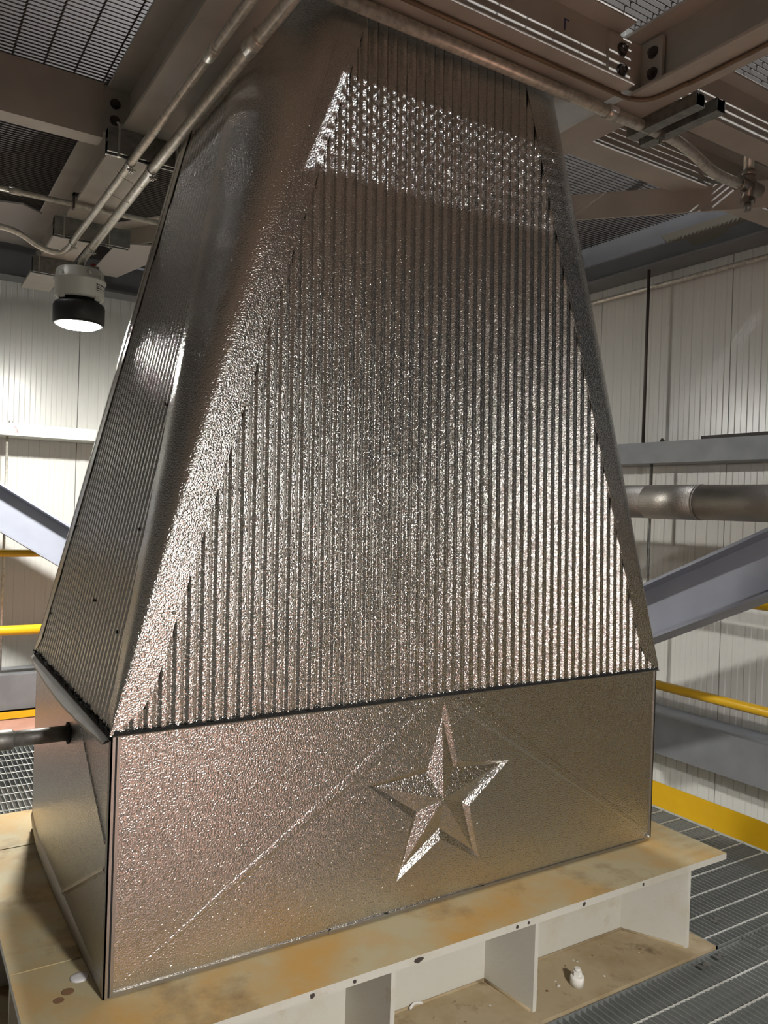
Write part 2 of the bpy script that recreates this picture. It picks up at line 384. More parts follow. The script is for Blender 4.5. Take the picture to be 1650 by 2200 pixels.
MB().prism([(-0.08,2.74,2.588),(0.12,2.68,2.588),(0.22,2.76,2.588),(0.22,3.40,2.588),(-0.10,3.40,2.588),(-0.12,3.0,2.588)], (0,0,-0.009)).build('gusset_plate', 'gusset', a3)
for (x,y) in ((-0.16,2.66),(-0.10,2.73)): hexbolt(a3, (x,y,2.578), (0,0,-1), 0.014, 0.009)

# ================================================================== WALL FRAMING
def channel_y(name, x_face, x_back, y0, y1, z0, z1, m, **k):   # girt along y, web to the room
    t = 0.006
    return MB().prism([(x_face,y0,z0),(x_back,y0,z0),(x_back,y0,z0+t),(x_face+t,y0,z0+t),(x_face+t,y0,z1-t),(x_back,y0,z1-t),(x_back,y0,z1),(x_face,y0,z1)], (0,y1-y0,0)).build(name, m, None, **k)
def channel_x(name, y_face, y_back, x0, x1, z0, z1, m, **k):
    t = 0.006
    return MB().prism([(x0,y_face,z0),(x0,y_back,z0),(x0,y_back,z0+t),(x0,y_face+t,z0+t),(x0,y_face+t,z1-t),(x0,y_back,z1-t),(x0,y_back,z1),(x0,y_face,z1)], (x1-x0,0,0)).build(name, m, None, **k)
g1 = channel_y('wall_girt', 2.86, 3.04, -0.6, 3.7, 1.365, 1.472, 'girt_grey', label='grey horizontal girt on the right wall just above the insulated pipe', cat='girt')
hexbolt(g1, (2.90,0.90,1.472), (0,0,1), 0.012, 0.012)
hexbolt(g1, (2.93,1.045,1.472), (0,0,1), 0.010, 0.010)
MB().box((2.875,-0.55,1.474),(3.03,0.655,1.489)).build('board', 'plank', None, 'thin dark board lying on the right wall girt', 'board')
channel_y('wall_girt', 2.86, 3.04, -0.6, 3.7, -0.09, 0.105, 'girt_grey', label='blue grey girt low on the right wall behind the yellow mid rail', cat='girt')
g3 = channel_x('wall_girt', 3.50, 3.79, -3.1, 3.0, 1.455, 1.527, 'girt', label='galvanised girt across the back wall left of the hood', cat='girt')
hexbolt(g3, (0.195,3.55,1.527), (0,0,1), 0.013, 0.016, 'clip')
mk = MB(); mk.tube([(0.205,3.499,1.515),(0.228,3.499,1.485)],0.0015,5).tube([(0.228,3.499,1.485),(0.226,3.499,1.468)],0.0015,5).tube([(0.228,3.499,1.485),(0.216,3.499,1.470)],0.0015,5)
mk.build('pen_mark', 'marker', g3)
channel_x('wall_girt', 3.52, 3.79, -3.1, 3.0, -0.222, -0.01, 'girt_grey', label='grey girt low on the back wall above the red deck plate', cat='girt')
MB().tube([(0.183,3.60,1.458),(0.183,3.60,0.0)], 0.008, 10).build('sag_rod', 'galv', None, 'thin upright sag rod below the galvanised girt on the back wall', 'rod')
MB().tube([(2.93,1.045,1.474),(2.93,1.045,2.392)], 0.0085, 10).build('sag_rod', 'bolt', None, 'dark upright rod on the right wall above the grey girt', 'rod')
MB().tube([(2.93,0.985,0.105),(2.93,0.985,1.364)], 0.0085, 10).build('sag_rod', 'nozzle', None, 'dark upright rod on the right wall below the grey girt', 'rod')

# diagonal wide-flange braces
def brace(p0, p1, up, label):   # p: centre of underside
    return MB().ibeam(p0, p1, up, 0.235, 0.17, 0.012, 0.009).build('diagonal_brace', 'brace', None, label, 'brace', 'pale diagonal braces beside the hood')
d = Vector((0.0,-0.56,0.265)).normalized()
brace(tuple(Vector((2.48,0.56,0.542))-d*0.75), tuple(Vector((2.48,0.56,0.542))+d*1.7), (0,0.43,0.9), 'pale blue grey diagonal brace right of the hood, rising to the right edge')
d = Vector((0.335,0,-0.21)).normalized()
brace(tuple(Vector((0.13,3.30,0.873))-d*1.6), tuple(Vector((0.13,3.30,0.873))+d*0.75), (0.53,0,0.85), 'pale blue diagonal brace left of the hood, sloping down to the right')

# insulated pipe on the right
pipe = empty('insulated_pipe', label='dull metal jacketed pipe running level along the right wall', cat='pipe')
R_ = 0.0695; xs, zs = 2.29, 1.155
ys = [2.6,1.75,1.05,0.455,0.215,-0.35,-1.1,-1.9]
for i in range(len(ys)-1):
    r2 = R_+0.0012*(i % 2)
    MB().tube([(xs,ys[i]+0.012,zs),(xs,ys[i+1],zs)], r2, 36).build('jacket_section', 'pipe', pipe)
    MB().tube([(xs,ys[i+1]+0.006,zs),(xs,ys[i+1]-0.003,zs)], r2+0.0010, 36).build('jacket_band', 'pipe', pipe)

# ================================================================== HANDRAILS
def rail_post(p, h, parent):
    return MB().tube([(p[0],p[1],ZF+0.002),(p[0],p[1],h)], 0.021, 14).build('post', 'yellow', parent)
hr = empty('handrail', label='yellow handrail with toe plate between the right wall and the hood', cat='handrail', group='yellow handrails')
MB().tube([(2.70,3.3,0.735),(2.70,-4.3,0.735)], 0.022, 16).build('top_rail', 'yellow', hr)
MB().tube([(2.70,3.3,0.292),(2.70,-4.3,0.292)], 0.022, 16).build('mid_rail', 'yellow', hr)
MB().box((2.662,-4.3,ZF+0.006),(2.668,3.3,ZF+0.118)).build('toe_plate', 'yellow', hr)
for y in (2.9,1.35,-1.15,-2.9): rail_post((2.70,y), 0.735, hr)
hb = empty('handrail', label='yellow handrail along the back wall left of the hood', cat='handrail', group='yellow handrails')
MB().tube([(-3.0,3.45,0.742),(2.6,3.45,0.742)], 0.022, 16).build('top_rail', 'yellow', hb)
MB().tube([(-3.0,3.45,0.276),(2.6,3.45,0.276)], 0.030, 16).build('mid_rail', 'yellow', hb)
MB().box((-3.0,3.48,ZF+0.003),(2.6,3.486,ZF+0.045)).build('toe_plate', 'yellow', hb)
for x in (-2.4,-0.9,1.4): rail_post((x,3.45), 0.742, hb)

# ================================================================== PLINTH
pl = empty('steel_plinth', label='rust-stained cream steel plinth with stiffener plates under the metal hood', cat='plinth')
PX0, PX1, PY0, PY1 = -0.165, 1.925, -0.19, 1.20
tp = MB().box((PX0,PY0,-0.020),(PX1,PY1,0)).build('top_plate', 'plate', pl)
tp.data.materials.append(MT['plinth'])
for f_ in tp.data.polygons: f_.material_index = 0 if f_.normal.z > 0.5 else 1
# weld seams across the plate at the left
for y in (0.19,0.90): MB().box((PX0,y,0),(0.0,y+0.005,0.002)).build('weld_seam', 'plate', pl)
MB().box((0.02,-0.004,ZF+0.006),(1.76,0.008,-0.020)).build('web', 'plinth', pl)
MB().box((0.02,0.99,ZF+0.006),(1.76,1.002,-0.020)).build('web', 'plinth', pl)
MB().box((-0.004,0.01,ZF+0.006),(0.008,0.99,-0.020)).build('web', 'plinth', pl)
MB().box((-0.20,-0.225,ZF-0.014),(1.835,0.25,ZF+0.006)).build('bottom_flange', 'dust', pl)
MB().box((-0.18,0.25,ZF-0.014),(0.12,1.22,ZF+0.006)).build('bottom_flange', 'dust', pl)
def stiff(x0f, x0b, x1f=None):
    t = 0.013
    return MB().prism([(x0f,PY0+0.004,ZF+0.006),(x0b,-0.004,ZF+0.006),(x0b,-0.004,-0.020),(x0f,PY0+0.004,-0.020)], (t,0,0)).build('stiffener', 'plinth', pl)
for xf, xb in ((0.17,0.17),(0.625,0.607),(1.09,1.07),(1.738,1.645)): stiff(xf, xb)
for y in (0.25, 0.62): MB().box((-0.155,y,ZF+0.006),(-0.004,y+0.013,-0.020)).build('stiffener', 'plinth', pl)
# small welds at stiffener bottoms
for xf, xb in ((0.625,0.607),(1.09,1.07),(1.738,1.645)):
    MB().tube([(xf-0.002,PY0+0.01,ZF+0.007),(xb-0.002,-0.006,ZF+0.007)],0.005,6).build('weld_bead', 'dust', pl)
MB().tube([(0.03,-0.007,ZF+0.007),(1.75,-0.007,ZF+0.007)],0.005,6).build('weld_bead', 'dust', pl)
ab = MB().lathe((1.29,-0.155,ZF+0.006), [(0.020,0),(0.0205,0.022),(0.018,0.028)], 24).build('anchor_nut', 'white', pl)
MB().lathe((1.29,-0.155,ZF+0.034), [(0.0135,0),(0.0135,0.013)], 6, smooth=False).lathe((1.29,-0.155,ZF+0.047), [(0.009,0),(0.0085,0.008)], 14).build('anchor_bolt', 'white', ab)
# chips of paint on the edge of the plate
for x, w in ((0.70,0.022),(0.41,0.008),(1.02,0.006),(1.06,0.005),(1.27,0.007),(1.52,0.006),(0.52,0.006)):
    pts = [(x+w*math.cos(a)*random.uniform(.6,1.1), PY0-0.0006, -0.011+min(w,0.008)*math.sin(a)*random.uniform(.6,1.1)) for a in [k*math.pi/4 for k in range(8)]]
    MB().prism(pts, (0,0.0004,0)).build('paint_chip', 'bolt', pl)

# debris on the plinth
def pebble(name, c, r, m, label, group):
    b = bmesh.new(); bmesh.ops.create_icosphere(b, subdivisions=1, radius=1)
    for v in b.verts: v.co = Vector((v.co.x*r*random.uniform(.7,1.3), v.co.y*r*random.uniform(.7,1.2), v.co.z*r*random.uniform(.35,.6)))
    zmin = min(v.co.z for v in b.verts)
    me = bpy.data.meshes.new(name); b.to_mesh(me); b.free(); me.materials.append(MT[m])
    o = bpy.data.objects.new(name, me); COL.objects.link(o); o.location = (c[0],c[1],c[2]-zmin)
    return tag(o, label, 'debris', group)
for i in range(34):
    u = random.random()
    x = random.uniform(1.12,1.62) if u < .6 else random.uniform(0.66,1.04)
    pebble('grit', (x, random.uniform(-0.17,-0.03), ZF+0.006), random.uniform(0.0025,0.0055), random.choice(['dust','stainbrown','plinth']),
           'tiny crumb of grit on the dusty bottom flange of the plinth', 'grit on the plinth flange')
MB().tube(spline([(0.80,-0.02,ZF+0.012),(0.82,-0.012,ZF+0.017),(0.845,-0.014,ZF+0.012)]), [0.004]*13, 6).build('wood_splinter', 'label', None,
     'pale wood splinter lying in the middle bay of the plinth', 'debris')
MB().lathe((-0.030,0.110,0.0), [(0.021,0),(0.018,0.0025),(0.006,0.003)], 22).build('sealant_blob', 'washer', None, 'round clear sealant blob on the plinth at the hood corner', 'blob')
for (x,y,r) in ((-0.062,0.068,0.014),(-0.085,0.045,0.012)):
    MB().lathe((x,y,0), [(r,0),(r*0.9,0.0006)], 14).build('drip_stain', 'stainbrown', pl)
# grating clips on the floor
for (x,y,l) in ((1.71,-0.272,'saddle clip holding the floor grating, left one of the pair at the plinth corner'),(1.80,-0.262,'saddle clip holding the floor grating, right one of the pair at the plinth corner'),(1.985,-0.12,'saddle clip on the floor grating beside the plinth end')):
    t = empty('grating_clip', label=l, cat='clip', group='clips on the floor grating')
    MB().box((x-0.021,y-0.010,ZF),(x-0.006,y+0.010,ZF+0.004)).box((x+0.006,y-0.010,ZF),(x+0.021,y+0.010,ZF+0.004)).box((x-0.008,y-0.010,ZF-0.006),(x+0.008,y+0.010,ZF+0.001)).build('saddle', 'strut', t)
    MB().lathe((x,y,ZF+0.001), [(0.006,0),(0.006,0.007)], 6, smooth=False).build('bolt', 'strut', t)

# ================================================================== METAL HOOD
W, D, H = 1.7765, 1.030, 0.577
ZT, CX, CY, AX, AY = 3.48, 0.888, 0.515, 0.275, 0.408        # oval top of the square-to-round transition
hood = empty('metal_hood', label='tall tapering metal-clad hood with corrugated sides and an embossed star', cat='hood')
# --- front panel with a star-shaped opening
SO = [(0.896,0.560),(0.950,0.383),(1.140,0.361),(0.996,0.252),(1.040,0.089),(0.898,0.176),(0.756,0.089),(0.800,0.252),(0.656,0.361),(0.846,0.383)]
SI = [(0.896,0.516),(0.942,0.366),(1.114,0.353),(0.976,0.262),(1.022,0.116),(0.898,0.203),(0.774,0.116),(0.820,0.262),(0.682,0.353),(0.850,0.366)]
bm = bmesh.new()
rv = [bm.verts.new((x,0,z)) for x, z in ((0,0.004),(W,0.004),(W,H),(0,H))]
sv = [bm.verts.new((x,0,z)) for x, z in SO]
es = [bm.edges.new((rv[i],rv[(i+1)%4])) for i in range(4)]+[bm.edges.new((sv[i],sv[(i+1)%10])) for i in range(10)]
bmesh.ops.triangle_fill(bm, use_beauty=True, edges=es)
bmesh.ops.recalc_face_normals(bm, faces=bm.faces)
me = bpy.data.meshes.new('front_panel'); bm.to_mesh(me); bm.free(); me.materials.append(MT['stucco'])
fp = bpy.data.objects.new('front_panel', me); COL.objects.link(fp); fp.parent = hood
# --- star: bevel down to the inner outline, facets rise to the centre
st = MB(); n = 10; dep = 0.0085
vs_ = [(x,0,z) for x, z in SO]+[(x,dep,z) for x, z in SI]+[(0.898,-0.008,0.289)]
fs_ = [(i,(i+1)%n,n+(i+1)%n,n+i) for i in range(n)]+[(n+i,n+(i+1)%n,2*n) for i in range(n)]
st.add(vs_, fs_); st.build('star_emblem', 'stucco', hood, 'raised five-pointed star pressed into the front panel')
# --- cross-break bands
def band(lo, hi, name='crease_band'):
    """lo/hi: (start, end) of lower and upper line in (x, z); raised towards a middle ridge"""
    b = MB(); N_ = 12; e = 0.0017
    for i in range(N_+1):
        t = i/N_; a = lerp(lo[0],lo[1],t); c = lerp(hi[0],hi[1],t); k = min(1,t*3+0.25)
        m1, m2 = lerp(a,c,0.22), lerp(a,c,0.78)
        b.v += [(a[0],-0.0003,a[1]),(m1[0],-e*k,m1[1]),(m2[0],-e*k*0.8,m2[1]),(c[0],-0.0003,c[1])]
        if i:
            o = (i-1)*4
            for q in range(3): b.f.append((o+q,o+q+1,o+4+q+1,o+4+q)); b.sm.append(False)
    return b
band(((0.012,0.008),(0.876,0.535)), ((0.020,0.018),(0.846,0.570))).build('crease_band', 'stucco', fp)
band(((1.768,0.022),(0.905,0.556)), ((1.774,0.030),(0.985,0.570))).build('crease_band', 'stucco', fp)
# --- side panels of the base box
sp = MB().box((0.0,0.004,0.004),(0.0015,D,H)).build('side_panel', 'stucco', hood)
sc_ = MB()
for (p, q, w) in (((0.40,0.565),(0.03,0.33),0.0035),((0.505,0.012),(0.035,0.270),0.008)):
    v = Vector((0,q[0]-p[0],q[1]-p[1])); nrm = Vector((0,-v.z,v.y)).normalized()*w
    a, b_ = Vector((0,p[0],p[1])), Vector((0,q[0],q[1]))
    sc_.add([a-nrm,a+nrm,b_+nrm,b_-nrm,a+Vector((-0.003,0,0)),b_+Vector((-0.003,0,0))], [(0,4,5,3),(4,1,2,5),(0,1,4),(3,5,2)])
sc_.build('crease_band', 'stucco', sp)
MB().box((W-0.0015,0.004,0.004),(W,D,H)).build('side_panel', 'stucco', hood)
MB().box((0,D-0.0015,0.004),(W,D,H)).build('back_panel', 'stucco', hood)
# --- corner trims
MB().box((-0.0035,-0.004,0.0025),(0.0,0.016,H)).box((-0.0035,-0.004,0.0025),(0.006,0.0,H)).build('corner_trim', 'trim_alu', hood)
MB().box((0.0105,-0.0035,0.0025),(0.0175,-0.0005,H-0.004)).build('corner_trim', 'trim_alu', hood)
MB().box((0.0065,-0.0012,0.0025),(0.0105,-0.0004,H-0.004)).build('corner_seal', 'black', hood)
MB().box((W-0.004,-0.004,0.012),(W+0.0035,0.0,H)).box((W,-0.004,0.012),(W+0.0035,0.02,H)).build('corner_trim', 'trim_alu', hood)
MB().lathe((W-0.012,-0.006,0.014), [(0.006,0),(0.006,0.006),(0.002,0.009)], 12).build('screw', 'clip', hood)
# --- bottom trims, slightly uneven lengths
for (xa,xb,o) in ((0.015,0.56,0.004),(0.55,0.73,0.0065),(0.72,1.06,0.005),(1.05,W-0.02,0.004)):
    MB().box((xa,-o,0.0025),(xb,-0.0004,0.011)).build('bottom_trim', 'trim_alu', hood)
pts = spline([(-0.002,0.0,0.004),(-0.010,0.30,0.004),(-0.014,0.55,0.006),(-0.012,0.80,0.008),(-0.006,0.93,0.014),(-0.002,D,0.038)])
b = MB()
for i, q in enumerate(pts):
    b.v += [(q[0],q[1],q[2]-0.0015),(q[0]-0.002,q[1],q[2]+0.004),(0.0,q[1],q[2]+0.018)]
    if i:
        o = (i-1)*3
        for k in range(2): b.f.append((o+k,o+k+1,o+3+k+1,o+3+k)); b.sm.append(True)
b.build('bottom_trim', 'trim_alu', hood)

# --- corrugated sheets
PITCH, RD = 0.0310, 0.0066
LIFT = RD+0.0022
def corr(name, P0, ex, n_out, Lx, apex_u, apex_in, phase=0.0, RD=RD):
    """sheet over a triangle: base from P0 along ex (length Lx), apex at u=apex_u, moved inwards by apex_in at ZT"""
    P0, ex, no = Vector(P0), Vector(ex), Vector(n_out)
    us = []; k = int(Lx/PITCH)+1; w = PITCH
    for i in range(k+1):
        a = i*w+phase
        for (du, h) in [(q*w, g*RD) for q, g in ((0.0,0.0),(0.07,0.0),(0.11,0.05),(0.35,0.95),(0.39,1.0),(0.67,1.0),(0.71,0.95),(0.95,0.05))]:
            u = a+du
            if 0.004 < u < Lx-0.004: us.append((u,h))
    def top(u): return (u/apex_u if u < apex_u else (Lx-u)/(Lx-apex_u))
    m = MB(); prev = None
    zmax = 0.995
    for (u, h) in us:
        t = min(top(u), zmax); z0, z1 = H+0.006, H+(ZT-H)*t
        inn = apex_in*t
        lean = Vector((0,0,1))
        a = P0+ex*u+no*(h+0.001)+Vector((0,0,z0)); c = P0+ex*u+no*(h+0.001-inn)+Vector((0,0,z1))
        N_ = 1
        m.v += [tuple(a), tuple(c)]
        if prev is not None: o = len(m.v)-4; m.f.append((o,o+2,o+3,o+1)); m.sm.append(False)
        prev = u
    return m.build(name, 'stucco_rib', hood)
corr('corrugated_sheet', (0,0,0), (1,0,0), (0,-1,0), W, CX, CY-AY)
corr('corrugated_sheet', (0,D,0), (0,-1,0), (-1,0,0), D, CY, CX-AX, RD=RD*0.6)
corr('corrugated_sheet', (W,0,0), (0,1,0), (1,0,0), D, CY, CX-AX)
corr('corrugated_sheet', (W,D,0), (-1,0,0), (0,1,0), W, CX, CY-AY)
# --- conical corners with flanges lapped over the corrugated sheets
def cone(cx, cy, a0):
    m = MB(); N_ = 18; c = (cx+(LIFT if cx > 0 else -LIFT),cy+(LIFT if cy > 0 else -LIFT),H+0.004)
    rows = 10
    for i in range(N_+1):
        a = a0+i*(math.pi/2)/N_; q = (CX+(AX+LIFT)*math.cos(a), CY+(AY+LIFT)*math.sin(a), ZT)
        for j in range(rows+1): m.v.append(lerp(c, q, max(j/rows,0.002)))
    for i in range(N_):
        for j in range(rows):
            o = i*(rows+1)+j; m.f.append((o,o+1,o+rows+2,o+rows+1)); m.sm.append(True)
    return m.build('corner_cone', 'stucco', hood)
cones = [cone(0,0,math.pi), cone(W,0,1.5*math.pi), cone(W,D,0), cone(0,D,math.pi/2)]
FWD = 0.058
def flange(parent, corner, apex, du, no, w=FWD, wav=0.0):
    """flat leg of the corner sheet, folded on along corner->apex, w wide in direction du"""
    du, no = Vector(du), Vector(no)
    c, a = Vector(corner)+no*LIFT-du*LIFT, Vector(apex)+no*LIFT
    m = MB(); N_ = 60
    for i in range(N_+1):
        t = i/N_; q = c+(a-c)*t
        ww = min(w+LIFT*(1-t), 0.004+t*3.0) if t < 0.03 else w+LIFT*(1-t)
        wv = wav*math.sin(t*70)*0.5+wav*math.sin(t*163)*0.3
        m.v += [tuple(q), tuple(q+no*wv+du*ww), tuple(q+no*(wv-0.0018)+du*ww)]
        if i:
            o = (i-1)*3
            for k in range(2): m.f.append((o+k,o+3+k,o+3+k+1,o+k+1)); m.sm.append(False)
    return m.build('flashing_flange', 'stucco', parent)
apF, apL, apR, apB = (CX,CY-AY,ZT), (CX-AX,CY,ZT), (CX+AX,CY,ZT), (CX,CY+AY,ZT)
flange(cones[0], (0,0,H), apF, (1,0,0), (0,-1,0), wav=0.0012)
flange(cones[1], (W,0,H), apF, (-1,0,0), (0,-1,0), wav=0.0012)
flange(cones[0], (0,0,H), apL, (0,1,0), (-1,0,0), 0.03)
flange(cones[3], (0,D,H), apL, (0,-1,0), (-1,0,0), 0.045)
flange(cones[1], (W,0,H), apR, (0,1,0), (1,0,0), 0.03)
flange(cones[2], (W,D,H), apR, (0,-1,0), (1,0,0), 0.03)
# --- screws along the flanges and on the sheets
def on_front(x, z, lift): t = (z-H)/(ZT-H); return (x, (CY-AY)*t-lift, z)
sc0 = MB().lathe((0,0,0), [(0.0038,0),(0.0038,0.002),(0.0015,0.0035)], 10, (0,-1,0)).build('screw', 'trim_alu', hood)
tscr = [0.09,0.17,0.27,0.37,0.47,0.57]
first = True
for t in tscr:
    for sgn, cxn in ((1,0),(-1,W)):
        x = cxn+sgn*(CX*t+0.046); z = H+(ZT-H)*t
        loc = on_front(x, z, RD+0.0022)
        if first: sc0.location = loc; first = False
        else: share(sc0, 'screw', loc, hood)
for z in (0.75,0.98,1.22,1.45,1.70,1.95,2.2): share(sc0, 'screw', on_front(0.9255, z, 0.001), hood)
for x in (0.30,0.548,0.796,1.044,1.292,1.54): share(sc0, 'screw', on_front(x+0.0055, 0.60, 0.001), hood)
scL = MB().lathe((0,0,0), [(0.0045,0),(0.0045,0.002),(0.0015,0.0035)], 10, (-1,0,0)).build('screw', 'black', hood)
def on_left(y, z, lift): t = (z-H)/(ZT-H); return ((CX-AX)*t-lift, y, z)
scL.location = on_left(0.155, 1.02, RD+0.001)
for (y,z) in ((0.20,1.33),(0.42,0.82),(0.13,0.78),(0.93,0.72),(0.88,1.0)): share(scL, 'screw', on_left(y, z, RD+0.001), hood)
# --- drip edge and black foam closures between box and corrugated sheets
def ragged(p0, p1, no, nseg, h0, h1, name):
    p0, p1, no = Vector(p0), Vector(p1), Vector(no); m = MB()
    for i in range(nseg+1):
        q = p0+(p1-p0)*(i/nseg); h = random.uniform(h0,h1)
        m.v += [tuple(q+no*0.010), tuple(q+no*0.0125+Vector((0,0,h))), tuple(q+Vector((0,0,h*0.6)))]
        if i:
            o = (i-1)*3; m.f += [(o,o+3,o+4,o+1),(o+1,o+4,o+5,o+2)]; m.sm += [False,False]
    return m.build(name, 'black', hood)
ragged((0.0,0,H+0.001), (W,0,H+0.001), (0,-1,0), 300, 0.004, 0.010, 'closure_strip')
ragged((0,0.0,H-0.004), (0,D,H-0.004), (-1,0,0), 190, 0.008, 0.022, 'closure_strip')
MB().prism([(-0.002,0,H-0.006),(-0.002,-0.014,H-0.001),(-0.002,-0.015,H+0.001),(-0.002,0.0,H+0.002)], (W+0.006,0,0)).build('drip_edge', 'trim_alu', hood)
b = MB(); N_ = 30
for i in range(N_+1):
    t = i/N_; y = 0.0+t*(D+0.02); out = 0.013+0.019*math.sin(math.pi*min(1,t*0.9+0.08))**0.8+random.uniform(-0.0008,0.0008); sag = 0.008*math.sin(math.pi*t)
    b.v += [(-0.002,y,H-0.004),(-out,y,H-0.014-sag),(-out-0.002,y,H-0.018-sag),(0.0,y,H-0.012)]
    if i:
        o = (i-1)*4
        for k in range(3): b.f.append((o+k,o+k+1,o+4+k+1,o+4+k)); b.sm.append(False)
b.build('drip_edge', 'trim_alu', hood)
# --- round collar above the transition
m = MB(); n = 72
ring = [(CX+AX*math.cos(2*math.pi*k/n), CY+AY*math.sin(2*math.pi*k/n)) for k in range(n)]
m.add([(x,y,ZT-0.005) for x,y in ring]+[(x,y,4.3) for x,y in ring], [(k,(k+1)%n,n+(k+1)%n,n+k) for k in range(n)], True)
m.build('round_collar', 'stucco', hood)
# --- drain nozzle on the left
dz = MB().tube([(0.004,0.471,0.460),(-0.165,0.471,0.460)], 0.0205, 22).build('drain_nozzle', 'nozzle', hood)
MB().tube([(-0.135,0.471,0.460),(-0.140,0.471,0.460),(-0.205,0.471,0.460),(-0.210,0.471,0.460)], [0.022,0.026,0.026,0.022], 22).build('coupling', 'nozzle', dz)
MB().tube([(-0.205,0.471,0.460),(-0.27,0.471,0.460)], 0.021, 22).tube([(-0.26,0.471,0.460),(-0.30,0.471,0.460)], 0.026, 6, smooth=False).build('plug', 'nozzle', dz)
MB().lathe((-0.0005,0.471,0.460), [(0.0285,0),(0.0285,0.004)], 26, (-1,0,0)).build('seal_ring', 'black', dz)

# ================================================================== STRUTS, CONDUITS
def strut(p0, ax, L, label, y=None, two=2, group='galvanised strut channels'):
    """back-to-back strut: p0 = top corner, ax = direction; open slots up and down"""
    p0, ax = Vector(p0), Vector(ax); sd = Vector((0,0,1)).cross(ax); t = empty('strut_channel', label=label, cat='strut', group=group)
    s = 0.041
    for k in range(two):
        top = p0-Vector((0,0,s*k)); m = MB(); q = 0.0027
        sg = 1 if k == 0 else -1
        cz = top-Vector((0,0,s/2))
        def W_(a, b): return cz+sd*a+Vector((0,0,b*sg))
        h = s/2
        prof = [(-h,-h),(h,-h),(h,h),(h-0.0095,h),(h-0.0095,h-0.007),(h-0.0125,h-0.007),(h-0.0125,h-q),(h-q,h-q),(h-q,-h+q),(-h+q,-h+q),(-h+q,h-q),(-h+0.0125,h-q),(-h+0.0125,h-0.007),(-h+0.0095,h-0.007),(-h+0.0095,h),(-h,h)]
        m.prism([W_(a,b) for a,b in prof], ax*L); m.build('channel', 'strut', t)
    return t
zb = 2.338
s1 = strut((0.165,1.02,zb), (1,0,0), 0.255, 'galvanised double strut under the upper left beam, nearest the camera')
s2 = strut((0.165,2.03,zb), (1,0,0), 0.330, 'galvanised double strut under the upper left beam, middle of three')
s3 = strut((0.175,2.72,zb), (1,0,0), 0.330, 'galvanised double strut under the upper left beam, right behind the lamp')
for s_, y, xs_ in ((s1,1.02,(0.20,0.395)),(s2,2.03,(0.205,0.40)),(s3,2.72,(0.205,0.40))):
    for x in xs_:
        MB().tube(spline([(x,y-0.024,zb-0.092),(x,y-0.026,zb-0.05),(x,y-0.026,zb+0.004),(x+(-0.006 if x < 0.3 else 0.006),y-0.02,zb+0.018),(x+(0.014 if x < 0.3 else -0.02),y-0.01,zb+0.017)]), 0.0038, 8).build('hook_rod', 'clip', s_)
        MB().lathe((x,y-0.024,zb-0.098), [(0.007,0),(0.007,0.007)], 6, smooth=False).build('nut', 'clip', s_)
zc = zb-0.082
def strap(parent, c, r, ax):   # two-piece strut clamp with ears and screw
    c, ax = Vector(c), Vector(ax).normalized(); u = Vector((0,0,1)); w = ax.cross(u); m = MB()
    pts = [c+w*(r+0.0015)*math.cos(a)+u*(r+0.0015)*math.sin(a) for a in [math.pi*(-0.5-0.45+1.9*k/20)+math.pi for k in range(21)]]
    for i in range(20): m.obox((pts[i]+pts[i+1])/2, (pts[i+1]-pts[i])*0.55, (pts[i]+pts[i+1]-2*c).normalized()*0.001, ax*0.012)
    m.obox(c-u*(r+0.008), w*0.0012, u*0.009, ax*0.010); m.obox(c-u*(r+0.008)+w*0.007, w*0.0012, u*0.009, ax*0.010)
    m.tube([c-u*(r+0.008)-w*0.008, c-u*(r+0.008)+w*0.018], 0.0035, 8)
    return m.build('pipe_clamp', 'clip', parent)
# conduit 1: straight run, then a sweep to the left edge
r1, r2 = 0.0135, 0.0175
c1z = zc-r1-0.004; c2z = zc-r2-0.004
run1 = [(0.243,-4.3,c1z),(0.245,1.9,c1z)]+spline([(0.247,2.03,c1z),(0.243,2.11,c1z-0.004),(0.222,2.155,c1z-0.014),(0.178,2.165,c1z-0.018),(0.118,2.16,c1z-0.004),(0.058,2.15,c1z+0.024),(0.0,2.14,c1z+0.038),(-0.10,2.14,c1z+0.042),(-0.5,2.14,c1z+0.042)])
cd1 = MB().tube(run1, r1, 14).build('conduit', 'galv', None, 'thinner of the two slanting conduits at upper left, bending to the left edge', 'conduit', 'galvanised conduits')
strap(cd1, (0.244,1.02,c1z), r1, (0,1,0)); strap(cd1, (0.247,2.03,c1z), r1, (0,1,0))
MB().tube([(0.244,0.18,c1z),(0.244,0.24,c1z)], r1+0.003, 14).build('coupling', 'galv', cd1)
cd2 = MB().tube([(0.312,-4.3,c2z),(0.318,1.0,c2z),(0.333,2.215,c2z),(0.334,2.27,c2z-0.006),(0.334,2.295,c2z-0.02)], r2, 16).build('conduit', 'galv', None,
     'thicker of the two slanting conduits at upper left, ending at the lamp', 'conduit', 'galvanised conduits')
strap(cd2, (0.318,1.02,c2z), r2, (0,1,0)); strap(cd2, (0.331,2.03,c2z), r2, (0,1,0))
MB().tube([(0.314,0.07,c2z),(0.314,0.14,c2z)], r2+0.0035, 16).build('coupling', 'galv', cd2)
for y in (1.12, 1.30):   # tie wires round the pair
    MB().tube([(0.225,y,c1z+0.004),(0.244,y,c1z-r1-0.002),(0.318,y+0.03,c2z-r2-0.001),(0.342,y+0.03,c2z+0.004)], 0.0009, 5).build('tie_wire', 'nozzle', cd2)
cd3 = MB().tube([(-3.0,1.785,2.325),(0.72,1.785,2.325)], 0.0115, 12).build('conduit', 'galv', None, 'thin level conduit crossing under the upper left beam behind the slanting pair', 'conduit', 'galvanised conduits')
MB().tube([(-0.045,1.785,2.325),(0.0,1.785,2.325)], 0.014, 12).build('coupling', 'galv', cd3)
